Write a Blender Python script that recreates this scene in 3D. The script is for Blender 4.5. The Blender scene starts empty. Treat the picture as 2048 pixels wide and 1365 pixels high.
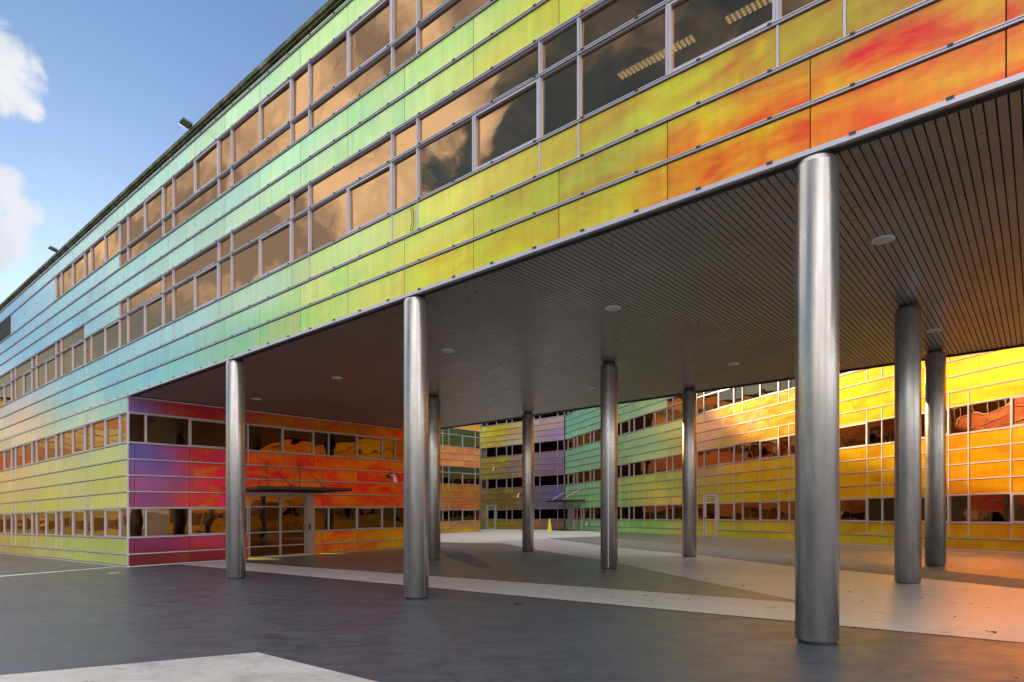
import bpy, bmesh, math, random
from mathutils import Vector, noise as mnoise
random.seed(4)
sc = bpy.context.scene
COL = sc.collection
F_PX, K, EYE, VH = 1260.0, 0.0168, 1.575, 1027.7      # focal length (px of 2048), cross fall of the plaza, eye height, horizon row
# ------------------------------------------------------------------ helpers
def zz(x, h): return h + K * x                         # the plaza falls gently across; floors follow it
def vh(u): return VH - K * (u - 1024)
def G(u, v):                                           # point of the plaza seen at a place in the photograph
    Y = EYE * F_PX / (v - vh(u)); return ((u - 1024) / F_PX * Y, Y)
def s2l(c):
    c = c / 255.0
    return c / 12.92 if c <= 0.04045 else ((c + 0.055) / 1.055) ** 2.4
def L(r, g, b, k=1.0): return tuple(s2l(v) * k for v in (r, g, b))

class Fr:
    """a wall frame: a = metres along, o = metres out of the wall, h = metres above the plaza"""
    def __init__(s, p, d, n): s.p, s.d, s.n = p, d, n
    def __call__(s, a, o, h):
        x = s.p[0] + s.d[0] * a + s.n[0] * o; y = s.p[1] + s.d[1] * a + s.n[1] * o
        return Vector((x, y, zz(x, h)))
GRID = Fr((0, 0), (1, 0), (0, -1))

class MB:
    def __init__(s): s.v = []; s.f = []; s.c = []; s.uv = []; s.mi = []
    def quad(s, pts, uv=None, col=None, mi=0):
        i = len(s.v); s.v += [tuple(p) for p in pts]; s.f.append(tuple(range(i, i + len(pts))))
        s.uv += uv if uv else [(0, 0)] * len(pts); s.c += col if col else [(1, 1, 1, 0)] * len(pts); s.mi.append(mi)
    def box(s, fr, a0, a1, o0, o1, h0, h1, mi=0):
        P = [fr(a, o, h) for a in (a0, a1) for o in (o0, o1) for h in (h0, h1)]
        for q in ((0, 1, 3, 2), (4, 6, 7, 5), (0, 4, 5, 1), (2, 3, 7, 6), (0, 2, 6, 4), (1, 5, 7, 3)):
            s.quad([P[k] for k in q], mi=mi)
    def tube(s, p, q, r, n=8, mi=0):
        p, q = Vector(p), Vector(q); ax = (q - p).normalized()
        u = ax.orthogonal().normalized(); w = ax.cross(u)
        A = [p + (u * math.cos(2 * math.pi * k / n) + w * math.sin(2 * math.pi * k / n)) * r for k in range(n)]
        B = [a + (q - p) for a in A]
        for k in range(n): s.quad([A[k], A[(k + 1) % n], B[(k + 1) % n], B[k]], mi=mi)
        s.quad(A[::-1], mi=mi); s.quad(B, mi=mi)
    def merge(s, o, mi):
        k = len(s.v); s.v += o.v; s.f += [tuple(i + k for i in f) for f in o.f]; s.uv += o.uv; s.c += o.c; s.mi += [mi] * len(o.f)
    def build(s, name, mats, parent=None, smooth=False, bevel=0):
        o0 = parent_origin(parent)
        me = bpy.data.meshes.new(name)
        me.from_pydata([tuple(Vector(v) - o0) for v in s.v], [], s.f)
        me.color_attributes.new('film', 'FLOAT_COLOR', 'CORNER').data.foreach_set('color', [x for p in s.c for x in p])
        me.uv_layers.new(name='wall_uv').data.foreach_set('uv', [x for p in s.uv for x in p])
        for m in (mats if isinstance(mats, (list, tuple)) else [mats]): me.materials.append(m)
        me.polygons.foreach_set('material_index', s.mi)
        if not any(c[3] for c in s.c[:4]):
            bm = bmesh.new(); bm.from_mesh(me); bmesh.ops.remove_doubles(bm, verts=bm.verts, dist=1e-4)
            bmesh.ops.recalc_face_normals(bm, faces=bm.faces); bm.to_mesh(me); bm.free()
        if smooth: me.polygons.foreach_set('use_smooth', [True] * len(me.polygons))
        me.update()
        o = bpy.data.objects.new(name, me); COL.objects.link(o)
        if parent: o.parent = parent
        if bevel:
            b = o.modifiers.new('b', 'BEVEL'); b.width = bevel; b.segments = 2; b.limit_method = 'ANGLE'
        return o
def parent_origin(p):
    v = Vector((0, 0, 0))
    while p is not None: v += Vector(p.location); p = p.parent
    return v
def tag(o, label=None, cat=None, group=None, kind=None):
    for k, x in (('label', label), ('category', cat), ('group', group), ('kind', kind)):
        if x: o[k] = x
    return o
def empty(name, loc, label, cat, group=None):
    o = bpy.data.objects.new(name, None); COL.objects.link(o); o.location = loc; o.empty_display_size = .3
    return tag(o, label, cat, group)

# ------------------------------------------------------------------ materials
def mat(name, base=(.5, .5, .5), rough=.5, metal=0.0, **kw):
    m = bpy.data.materials.new(name); m.use_nodes = True
    b = m.node_tree.nodes['Principled BSDF']
    b.inputs['Base Color'].default_value = (*base, 1); b.inputs['Roughness'].default_value = rough; b.inputs['Metallic'].default_value = metal
    for k, x in kw.items(): b.inputs[k.replace('_', ' ')].default_value = x
    return m
def N(m, t, **kw):
    n = m.node_tree.nodes.new(t)
    for k, x in kw.items(): setattr(n, k, x)
    return n
def lk(m, a, b): m.node_tree.links.new(a, b)
def pos_noise(m, scale, detail=5, rough=.6, stretch=(1, 1, 1), src='pos'):
    mp = N(m, 'ShaderNodeMapping'); mp.inputs['Scale'].default_value = stretch
    if src == 'pos': lk(m, N(m, 'ShaderNodeNewGeometry').outputs['Position'], mp.inputs['Vector'])
    elif src == 'obj': lk(m, N(m, 'ShaderNodeTexCoord').outputs['Object'], mp.inputs['Vector'])
    else: lk(m, N(m, 'ShaderNodeUVMap', uv_map='wall_uv').outputs['UV'], mp.inputs['Vector'])
    t = N(m, 'ShaderNodeTexNoise'); t.inputs['Scale'].default_value = scale; t.inputs['Detail'].default_value = detail; t.inputs['Roughness'].default_value = rough
    lk(m, mp.outputs['Vector'], t.inputs['Vector']); return t
def mrange(m, sock, a, b, c, d):
    r = N(m, 'ShaderNodeMapRange'); r.inputs[1].default_value = a; r.inputs[2].default_value = b; r.inputs[3].default_value = c; r.inputs[4].default_value = d
    lk(m, sock, r.inputs[0]); return r.outputs[0]
def math_(m, op, a, b):
    n = N(m, 'ShaderNodeMath', operation=op)
    for i, x in enumerate((a, b)):
        if isinstance(x, (int, float)): n.inputs[i].default_value = x
        else: lk(m, x, n.inputs[i])
    return n.outputs[0]

# iridescent film panels: colour of the film per panel (corner colours), mottled by wavy noise; alpha = how strongly
def make_film(name, metal, r0, r1):
    film = mat(name, rough=.3, metal=metal)
    b = film.node_tree.nodes['Principled BSDF']
    at = N(film, 'ShaderNodeVertexColor', layer_name='film')
    n1 = pos_noise(film, 1.0, 6, .6, (.75, 1.9, 1), 'uv'); n1.inputs['Distortion'].default_value = .5; n2 = pos_noise(film, .55, 3, .5, (.6, 1.2, 1), 'uv')
    n3 = pos_noise(film, 5, 3, .6, (1.2, .12, 1), 'uv')
    d1 = mrange(film, n1.outputs['Fac'], .3, .7, -1, 1); d2 = mrange(film, n2.outputs['Fac'], .3, .7, -1, 1)
    dm = math_(film, 'ADD', math_(film, 'MULTIPLY', d1, .65), math_(film, 'MULTIPLY', d2, .35))
    hue = math_(film, 'ADD', math_(film, 'MULTIPLY', mrange(film, dm, -.75, .75, -.085, .085), at.outputs['Alpha']), .5)
    hs = N(film, 'ShaderNodeHueSaturation'); lk(film, hue, hs.inputs['Hue']); lk(film, at.outputs['Color'], hs.inputs['Color'])
    lk(film, mrange(film, n3.outputs['Fac'], .3, .7, .9, 1.08), hs.inputs['Value'])
    lk(film, hs.outputs['Color'], b.inputs['Base Color'])
    b.inputs['Coat Weight'].default_value = .22; b.inputs['Coat Roughness'].default_value = .12
    lk(film, mrange(film, n1.outputs['Fac'], .2, .8, r0, r1), b.inputs['Roughness'])
    wv = N(film, 'ShaderNodeTexWave', wave_type='BANDS', bands_direction='X'); wv.inputs['Scale'].default_value = 14
    lk(film, N(film, 'ShaderNodeUVMap', uv_map='wall_uv').outputs['UV'], wv.inputs['Vector'])
    nb = pos_noise(film, 1.1, 2, .5, (1, 1, 1), 'uv')
    bp = N(film, 'ShaderNodeBump'); bp.inputs['Strength'].default_value = .18; bp.inputs['Distance'].default_value = .05; lk(film, nb.outputs['Fac'], bp.inputs['Height'])
    bp2 = N(film, 'ShaderNodeBump'); bp2.inputs['Strength'].default_value = .05; bp2.inputs['Distance'].default_value = .004; lk(film, wv.outputs['Fac'], bp2.inputs['Height'])
    lk(film, bp.outputs['Normal'], bp2.inputs['Normal']); lk(film, bp2.outputs['Normal'], b.inputs['Normal'])
    return film
film = make_film('iridescent_film_panel', .36, .26, .42)
film_gold = make_film('mirror_film_panel', .5, .14, .26)

def glass_mat(name, tint, through, see):
    m = bpy.data.materials.new(name); m.use_nodes = True; nt = m.node_tree; nt.nodes.clear()
    out = N(m, 'ShaderNodeOutputMaterial'); mx = N(m, 'ShaderNodeMixShader'); gl = N(m, 'ShaderNodeBsdfGlossy'); tr = N(m, 'ShaderNodeBsdfTransparent')
    gl.inputs['Roughness'].default_value = .012; gl.inputs['Color'].default_value = (*tint, 1); tr.inputs['Color'].default_value = (*through, 1)
    lw = N(m, 'ShaderNodeLayerWeight'); lw.inputs['Blend'].default_value = .35
    lk(m, mrange(m, lw.outputs['Facing'], 0, 1, 1 - see, .97), mx.inputs[0])
    lk(m, tr.outputs[0], mx.inputs[1]); lk(m, gl.outputs[0], mx.inputs[2]); lk(m, mx.outputs[0], out.inputs[0])
    nz = pos_noise(m, .8, 1, .4, (1, 1.3, 1), 'uv'); bmp = N(m, 'ShaderNodeBump'); bmp.inputs['Strength'].default_value = .22; bmp.inputs['Distance'].default_value = .05
    lk(m, nz.outputs['Fac'], bmp.inputs['Height']); lk(m, bmp.outputs['Normal'], gl.inputs['Normal'])
    return m
glass_bronze = glass_mat('bronze_mirror_glass', (.47, .285, .145), (.42, .34, .24), .36)
glass_dark = glass_mat('dark_tinted_glass', (.22, .13, .07), (.12, .08, .05), .3)
glass_court = glass_mat('courtyard_tinted_glass', (.40, .24, .12), (.16, .11, .07), .32)
rail_m = mat('anodised_rail', (.56, .54, .59), .42, .6)
frame_m = mat('painted_window_frame', (.50, .48, .53), .45, .5)
gap_m = mat('dark_panel_backing', (.018, .018, .02), .8)
clip_m = mat('dark_steel_clip', (.05, .06, .08), .5, .3)
door_m = mat('pale_aluminium_door', (.5, .47, .48), .45, .2)
inner_m = mat('interior_plaster', (.23, .2, .17), .85)
black_m = mat('black_rubber', (.012, .012, .014), .6)
steel_dark = mat('dark_painted_steel', (.06, .055, .05), .45, .4)
yellow_m = mat('yellow_paint', (.75, .62, .04), .5)
white_m = mat('white_enamel', (.75, .75, .76), .35)
lens_m = mat('frosted_lamp_glass', (.55, .54, .5), .3)
cable_m = mat('cable', (.08, .07, .04), .6)
tube_m = mat('lit_fluorescent_tube', (1, .9, .6)); tb = tube_m.node_tree.nodes['Principled BSDF']
tb.inputs['Emission Color'].default_value = (1, .82, .42, 1); tb.inputs['Emission Strength'].default_value = .75
exit_m = mat('exit_sign_face', (.2, .75, .4)); eb = exit_m.node_tree.nodes['Principled BSDF']
eb.inputs['Emission Color'].default_value = (.2, .9, .45, 1); eb.inputs['Emission Strength'].default_value = .35

coping = mat('weathered_coping', (.09, .09, .07), .85)
nz = pos_noise(coping, 2.2, 6, .7); cr = N(coping, 'ShaderNodeValToRGB'); e = cr.color_ramp.elements
e[0].position = .35; e[0].color = (.03, .03, .022, 1); e[1].position = .68; e[1].color = (.22, .2, .16, 1)
m_ = e.new(.52); m_.color = (.1, .105, .04, 1)
lk(coping, nz.outputs['Fac'], cr.inputs[0]); lk(coping, cr.outputs[0], coping.node_tree.nodes['Principled BSDF'].inputs['Base Color'])

soffit_m = mat('soffit_boards', (.115, .105, .095), .34, .45)
b = soffit_m.node_tree.nodes['Principled BSDF']
nz = pos_noise(soffit_m, .7, 4, .6); cr = N(soffit_m, 'ShaderNodeValToRGB'); e = cr.color_ramp.elements
e[0].position = .3; e[0].color = (.27, .255, .24, 1); e[1].position = .75; e[1].color = (.37, .35, .33, 1)
lk(soffit_m, nz.outputs['Fac'], cr.inputs[0]); lk(soffit_m, cr.outputs[0], b.inputs['Base Color'])
nz2 = pos_noise(soffit_m, 6, 4, .6); lk(soffit_m, mrange(soffit_m, nz2.outputs['Fac'], .3, .7, .26, .42), b.inputs['Roughness'])

col_m = mat('brushed_column_metal', (.5, .49, .5), .32, .85)
b = col_m.node_tree.nodes['Principled BSDF']
nz = pos_noise(col_m, 3.0, 5, .6, (1, 1, .25), 'obj'); nz.inputs['Distortion'].default_value = .6
cr = N(col_m, 'ShaderNodeValToRGB'); e = cr.color_ramp.elements
e[0].position = .3; e[0].color = (.36, .335, .31, 1); e[1].position = .7; e[1].color = (.49, .46, .435, 1)
lk(col_m, nz.outputs['Fac'], cr.inputs[0])
sep = N(col_m, 'ShaderNodeSeparateXYZ'); lk(col_m, N(col_m, 'ShaderNodeTexCoord').outputs['Object'], sep.inputs[0])
grime = mrange(col_m, sep.outputs['Z'], 0, .9, 1, 0)
nz3 = pos_noise(col_m, 5, 5, .7, (1, 1, .6), 'obj'); gm = math_(col_m, 'MULTIPLY', grime, mrange(col_m, nz3.outputs['Fac'], .42, .62, 0, .75))
mixc = N(col_m, 'ShaderNodeMix', data_type='RGBA'); lk(col_m, gm, mixc.inputs[0]); lk(col_m, cr.outputs[0], mixc.inputs[6]); mixc.inputs[7].default_value = (.2, .185, .16, 1)
nsp = pos_noise(col_m, 45, 2, .5, (1, 1, 1), 'obj'); spf = mrange(col_m, nsp.outputs['Fac'], .76, .79, 0, .3)
mixd = N(col_m, 'ShaderNodeMix', data_type='RGBA'); lk(col_m, spf, mixd.inputs[0]); lk(col_m, mixc.outputs[2], mixd.inputs[6]); mixd.inputs[7].default_value = (.12, .09, .06, 1)
lk(col_m, mixd.outputs[2], b.inputs['Base Color'])
lk(col_m, mrange(col_m, nz3.outputs['Fac'], .3, .7, .24, .35), b.inputs['Roughness'])

def ground_mat(name, c0, c1, rough=(.5, .75), stain=.5, grain=.5, crack=.45):
    m = mat(name, c0, .6); b = m.node_tree.nodes['Principled BSDF']; b.inputs['Specular IOR Level'].default_value = .75
    na = pos_noise(m, .35, 6, .62, (1, 1.7, 1)); na.inputs['Distortion'].default_value = .8
    nb = pos_noise(m, 2.3, 6, .65, (1, 1.5, 1)); nc = pos_noise(m, 60, 3, .7)
    mx = N(m, 'ShaderNodeMix', data_type='RGBA'); mx.inputs[6].default_value = (*c0, 1); mx.inputs[7].default_value = (*c1, 1)
    f = math_(m, 'ADD', math_(m, 'MULTIPLY', mrange(m, na.outputs['Fac'], .32, .68, 0, 1), .6), math_(m, 'MULTIPLY', mrange(m, nb.outputs['Fac'], .3, .7, 0, 1), .4))
    lk(m, f, mx.inputs[0])
    v = N(m, 'ShaderNodeHueSaturation'); lk(m, mx.outputs[2], v.inputs['Color'])
    nd = pos_noise(m, .9, 4, .6, (1, 2.2, 1)); nd.inputs['Distortion'].default_value = 1.5
    st = mrange(m, nd.outputs['Fac'], .54, .68, 1, 1 - stain)
    wp = N(m, 'ShaderNodeVectorMath', operation='MULTIPLY_ADD'); lk(m, nb.outputs['Color'], wp.inputs[0]); wp.inputs[1].default_value = (1.2, 1.2, 0); lk(m, N(m, 'ShaderNodeNewGeometry').outputs['Position'], wp.inputs[2])
    vo = N(m, 'ShaderNodeTexVoronoi', feature='DISTANCE_TO_EDGE'); vo.inputs['Scale'].default_value = .28; lk(m, wp.outputs[0], vo.inputs['Vector'])
    ck = mrange(m, vo.outputs['Distance'], .002, .012, 1, 0); cmk = mrange(m, na.outputs['Fac'], .47, .56, 0, crack)
    v2 = pos_noise(m, 9, 6, .75, (1, 1.8, 1)); sp = mrange(m, v2.outputs['Fac'], .3, .7, .8, 1.22)
    crk = math_(m, 'SUBTRACT', 1, math_(m, 'MULTIPLY', ck, cmk))
    val = math_(m, 'MULTIPLY', math_(m, 'MULTIPLY', st, crk), math_(m, 'MULTIPLY', sp, mrange(m, nc.outputs['Fac'], .3, .7, 1 - grain * .5, 1 + grain * .5)))
    lk(m, val, v.inputs['Value'])
    lk(m, v.outputs['Color'], b.inputs['Base Color'])
    lk(m, mrange(m, nb.outputs['Fac'], .3, .7, rough[0], rough[1]), b.inputs['Roughness'])
    bp = N(m, 'ShaderNodeBump'); bp.inputs['Strength'].default_value = .35; bp.inputs['Distance'].default_value = .01
    lk(m, nc.outputs['Fac'], bp.inputs['Height'])
    bq = N(m, 'ShaderNodeBump'); bq.inputs['Strength'].default_value = .12; bq.inputs['Distance'].default_value = .03; lk(m, nb.outputs['Fac'], bq.inputs['Height'])
    lk(m, bq.outputs['Normal'], bp.inputs['Normal']); lk(m, bp.outputs['Normal'], b.inputs['Normal'])
    return m
g_dark = ground_mat('dark_asphalt', (.035, .042, .058), (.060, .069, .09), (.26, .48), .3)
g_mid = ground_mat('grey_asphalt', (.082, .077, .071), (.135, .128, .118), (.26, .42), .25)
g_light = ground_mat('pale_concrete', (.38, .37, .375), (.50, .49, .495), (.26, .38), .2, .25, .18)
g_court = ground_mat('courtyard_lit_concrete', (.38, .38, .38), (.48, .48, .47), (.5, .75), .2, .15, .2)
g_band = ground_mat('charcoal_asphalt', (.10, .105, .10), (.145, .15, .14), (.5, .75), .2)
line_m = ground_mat('worn_white_paint', (.5, .5, .5), (.62, .62, .6), (.6, .8), .4)

# ------------------------------------------------------------------ ground
def sheet(name, pts, dz, m, kind='structure'):
    me = bpy.data.meshes.new(name); bm = bmesh.new()
    f = bm.faces.new([bm.verts.new((x, y, zz(x, dz))) for x, y in pts])
    if f.normal.z < 0: f.normal_flip()
    bm.normal_update()
    if bm.faces[:][0].normal.z < 0: bm.faces[:][0].normal_flip()
    bmesh.ops.triangulate(bm, faces=bm.faces[:]); bm.to_mesh(me); bm.free(); me.materials.append(m)
    o = bpy.data.objects.new(name, me); COL.objects.link(o); return tag(o, kind=kind)
sheet('ground', [(-170, -120), (150, -120), (150, 150), (-170, 150)], 0, g_dark)
px = lambda *a: [G(*p) for p in a]
sheet('grey_pavement', px((495, 1121), (700, 1141), (1400, 1192), (1610, 1207.5), (2500, 1225), (2700, 1135), (2048, 1100), (1128, 1057), (960, 1057), (860, 1066), (835, 1091), (625, 1106)), .004, g_mid)
sheet('pale_pavement', px((358, 1129.5), (1400, 1226.6), (2048, 1287), (2500, 1329), (2500, 1223), (2048, 1179), (1682, 1141.5), (1590, 1134.4), (1400, 1112), (1237, 1096),
      (1095, 1077.5), (940, 1085.5), (1005, 1087), (1076, 1101), (1210, 1122), (1400, 1162.6), (1590, 1202), (1618, 1208.6), (1400, 1192), (700, 1141.3), (493, 1126), (454, 1122.5)), .008, g_light)
sheet('courtyard_lit_pavement', px((881, 1067), (881, 1085), (900, 1086), (1005, 1087), (940, 1085.5), (1095, 1077.5), (1150, 1075), (1230, 1072.5), (1229, 1066), (1128, 1060), (960, 1058.5)), .0065, g_court)  # daylight on the far courtyard ground is painted in as a paler tone
sheet('charcoal_pavement', px((1096, 1077), (1237, 1095.3), (1400, 1111.4), (1590, 1133.6), (1682, 1140.5), (2048, 1178), (2300, 1198), (2300, 1185), (2048, 1160), (1589, 1109), (1237, 1078.5), (1200, 1074)), .008, g_band)
sheet('worn_pavement', px((893, 1087.5), (880, 1103), (905, 1120), (962, 1137), (985, 1135), (915, 1095)), .008, ground_mat('worn_asphalt', (.075, .072, .07), (.115, .11, .105), (.5, .7), .2))
sheet('front_pavement', px((515, 1306), (755, 1365), (1200, 1478), (-500, 1700), (-900, 1500), (-500, 1396), (0, 1352)), .006, g_light)
sheet('road_line', px((-200, 1168.5), (-200, 1171), (0, 1154.5), (236, 1134.6), (236, 1133.6), (0, 1152.6)), .006, line_m)
sheet('road_line', px((218, 1147), (240, 1145.3), (240, 1146.4), (218, 1148.4)), .006, line_m)

# ------------------------------------------------------------------ colour of the film over each wall (photo places -> wall metres)
C0 = (-12.83, 21.03); DA = (.7666, -.6422); DB = (.6423, .7664)
nA = (-.6423, -.7664); nB = (.7666, -.6422)
FA = Fr(C0, DA, nA); FB = Fr(C0, DB, nB)
def wall_hit(fr, u, v):
    r = (u - 1024) / F_PX
    a = (r * fr.p[1] - fr.p[0]) / (fr.d[0] - r * fr.d[1]); Y = fr.p[1] + fr.d[1] * a
    return a, EYE + (vh(u) - v) * Y / F_PX
def film_table(fr, rows, gain=1.0, pale=0.0, blue=1.0):
    t = []
    for (u, v, r, g, b_, *al) in rows:
        a, h = wall_hit(fr, u, v); c_ = L(r, g, b_ * blue, gain); y_ = max(c_); c_ = tuple(x + (y_ - x) * (pale if g >= r else 0) for x in c_); m_ = max(1, max(c_) / .93); t.append((a, h * 2.2, tuple(x / m_ for x in c_), al[0] if al else .3))
    return t
def film_at(tab, a, h):
    h *= 2.2; W = 0; c = [0, 0, 0]; al = 0
    for (x, y, col, q) in tab:
        w = 1.0 / ((x - a) ** 2 + (y - h) ** 2 + .12) ** 1.6
        W += w; c[0] += col[0] * w; c[1] += col[1] * w; c[2] += col[2] * w; al += q * w
    return (c[0] / W, c[1] / W, c[2] / W, al / W)

# ------------------------------------------------------------------ facade builder
NW = .73                                               # width of the narrow bays
class Facade:
    def __init__(s, root, fr, a0, a1, narrows, joint0, tab, glass, o_wall=.16, panes=None, clips=False, cell=.45, film=None):
        s.root, s.fr, s.a0, s.a1, s.N, s.j0, s.tab, s.glass = root, fr, a0, a1, narrows, joint0, tab, glass
        s.ow = o_wall; s.clips = clips; s.cell = cell; s.film = film or globals()['film']
    def bays(s):
        n = [x for x in s.N]; out = []
        for i, x in enumerate(n):
            nx = n[i + 1] if i + 1 < len(n) else s.a1
            if nx <= s.a0 or x >= s.a1: continue
            out.append((x, nx))
        return out
    def panes(s, x, nx):
        rest = nx - x - NW; k = max(1, round(rest / 1.43)); w = rest / k
        return [(x, x + NW)] + [(x + NW + w * i, x + NW + w * (i + 1)) for i in range(k)]
    def panel(s, mb, a0, a1, h0, h1, back):
        a0, a1 = max(a0, s.a0), min(a1, s.a1)
        if a1 - a0 < .04: return
        back.box(s.fr, a0, a1, -s.ow, -.012, h0 - .03, h1 + .03)
        g = .007; a0 += g; a1 -= g; h0 += .026; h1 -= .038; top = .012
        nx = max(1, int(round((a1 - a0) / s.cell))); ny = 2
        jit = random.uniform(-.08, .08)
        for i in range(nx):
            for j in range(ny):
                A = [a0 + (a1 - a0) * (i + k) / nx for k in (0, 1)]; H = [h0 + (h1 - h0) * (j + k) / ny for k in (0, 1)]
                q = [(A[0], H[0]), (A[1], H[0]), (A[1], H[1]), (A[0], H[1])]
                cs = []
                for (a, h) in q:
                    c = film_at(s.tab, a, h); cs.append((c[0] * (1 + jit), c[1] * (1 + jit), c[2] * (1 + jit), c[3]))
                mb.quad([s.fr(a, top, h) for a, h in q], [(a + jit * 40, h + jit * 9) for a, h in q], cs)
        c = film_at(s.tab, a0, h0)
        for (p, q) in (((a0, h0), (a1, h0)), ((a1, h0), (a1, h1)), ((a1, h1), (a0, h1)), ((a0, h1), (a0, h0))):
            mb.quad([s.fr(p[0], top, p[1]), s.fr(p[0], -.01, p[1]), s.fr(q[0], -.01, q[1]), s.fr(q[0], top, q[1])], [p, p, q, q], [c] * 4)
    def run(s, rows, kind, skip=None):
        """rows: list of (h0, h1); kind(bay_start, row_index) -> letter"""
        B = s.bays(); nb, nr = len(B), len(rows)
        Kd = [[kind(B[i][0], j) for i in range(nb)] for j in range(nr)]
        isg = [[Kd[j][i] in 'WG' for i in range(nb)] for j in range(nr)]
        # bands of cladding: consecutive rows that are mostly opaque
        band = []; cur = None
        for j in range(nr):
            op = sum(1 for i in range(nb) if not isg[j][i]) > .3 * nb
            if op and cur is not None: cur.append(j)
            elif op: cur = [j]; band.append(cur)
            else:
                cur = None
                if any(not isg[j][i] for i in range(nb)): band.append([j])
        for rowset in band:
            mb, back, mul = MB(), MB(), MB()
            for j in rowset:
                h0, h1 = rows[j]; i = 0
                while i < nb:
                    k = Kd[j][i]
                    if k == 'P':
                        i2 = i
                        while i2 + 1 < nb and Kd[j][i2 + 1] == 'P': i2 += 1
                        A0, A1 = max(B[i][0], s.a0), min(B[i2][1], s.a1)
                        x = s.j0 + 1.8 * math.floor((A0 - s.j0) / 1.8)
                        while x < A1 - .01:
                            if not (skip and skip(max(x, A0), min(x + 1.8, A1), h0, h1)):
                                s.panel(mb, max(x, A0), min(x + 1.8, A1), h0, h1, back)
                            elif skip:
                                for (c0, c1) in skip(max(x, A0), min(x + 1.8, A1), h0, h1): s.panel(mb, c0, c1, h0, h1, back)
                            x += 1.8
                        i = i2 + 1; continue
                    if k in 'NV':
                        x, nx = B[i]
                        P = s.panes(x, nx)
                        if k == 'N': P = [P[0], (P[1][0], P[-1][1])]
                        for (p0, p1) in P:
                            cut = skip(p0, p1, h0, h1) if skip else None
                            if cut is None or cut == []:
                                if cut is None: s.panel(mb, p0 + .012, p1 - .012, h0, h1, back)
                            else:
                                for (c0, c1) in cut: s.panel(mb, c0, c1, h0, h1, back)
                            if s.a0 <= p0 <= s.a1 and not (skip and skip(p0 - .001, p0 + .001, h0, h1) is not None):
                                mul.box(s.fr, p0 - .015, p0 + .015, -.01, .026, h0 + .024, h1 - .027)
                    i += 1
            if mb.f:
                mb.merge(back, 1); mb.merge(mul, 2)
                mb.build('cladding_band', [s.film, gap_m, rail_m], s.root)
        # windows: one per bay and per stack of glazed rows
        for i, (x, nx) in enumerate(B):
            j = 0
            while j < nr:
                if not isg[j][i]: j += 1; continue
                st = [j]
                while j + 1 < nr and isg[j + 1][i]: j += 1; st.append(j)
                j += 1
                s.window(x, nx, [(rows[q], Kd[q][i]) for q in st], skip)
    def window(s, x, nx, st, skip):
        gl, fm = MB(), MB(); fr = s.fr
        P = s.panes(x, nx)
        for (h0, h1), k in st:
            cells = P if k == 'W' else [P[0], (P[1][0], P[-1][1])]
            for ci, (p0, p1) in enumerate(cells):
                q0, q1 = max(p0, s.a0), min(p1, s.a1)
                if q1 - q0 < .05: continue
                if skip and skip(q0, q1, h0, h1) is not None: continue
                op = k == 'W' and ci == len(cells) - 1 and len(cells) > 2
                ins = .012
                jit = random.uniform(0, 40)
                tx, tz = random.uniform(-.01, .01), random.uniform(-.006, .006)   # panes are never set quite parallel
                gl.quad([fr(q0, -.027 - tx - tz, h0), fr(q1, -.027 + tx - tz, h0), fr(q1, -.027 + tx + tz, h1), fr(q0, -.027 - tx + tz, h1)], [(q0 + jit, h0), (q1 + jit, h0), (q1 + jit, h1), (q0 + jit, h1)])
                w = .036 if op else .012; oo = .03 if op else .012
                lo, hi = h0 + .03, h1 - .03
                fm.box(fr, q0 + .02, q0 + .02 + w, -.03, oo, lo, hi); fm.box(fr, q1 - .02 - w, q1 - .02, -.03, oo, lo, hi)
                fm.box(fr, q0 + .02 + w, q1 - .02 - w, -.03, oo, lo, lo + w); fm.box(fr, q0 + .02 + w, q1 - .02 - w, -.03, oo, hi - w, hi)
                fm.box(fr, q0 - .0155, q0 + .0155, -.035, .034, h0 + .028, h1 - .028)
        if not gl.f: return
        w = gl.build('window', s.glass, s.root); fm.build('window_frame', frame_m, w)
    def rails(s, heights, cuts=None, th=.019):
        for h in heights:
            mb = MB(); segs = [(s.a0, s.a1)]
            if cuts:
                for (c0, c1, ch0, ch1) in cuts:
                    if ch0 <= h <= ch1:
                        segs = [q for (p0, p1) in segs for q in ((p0, min(p1, c0)), (max(p0, c1), p1)) if q[1] - q[0] > .05]
            cm = MB()
            for (p0, p1) in segs:
                mb.box(s.fr, p0, p1, -.034, .04, h - th, h + th); mb.box(s.fr, p0, p1, .04, .052, h + th - .012, h + th)
                if s.clips:
                    x = s.j0 + .45 + .9 * math.ceil((p0 - s.j0 - .45) / .9)
                    while x < p1: cm.box(s.fr, x - .026, x + .026, .038, .056, h + th - .016, h + th + .008); x += .9
            if mb.f:
                mb.merge(cm, 1); mb.build('cladding_rail', [rail_m, clip_m], s.root)

HS = [0.02, .43, .98, 1.985, 2.53, 3.08, 3.62, 4.17, 5.18, 5.73, 6.29, 6.86, 7.425, 8.44, 9.0, 9.565, 10.13, 10.69, 11.20, 11.71, 12.27, 12.42]
def rowsof(*h): return [(h[i], h[i + 1]) for i in range(len(h) - 1)]

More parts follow.
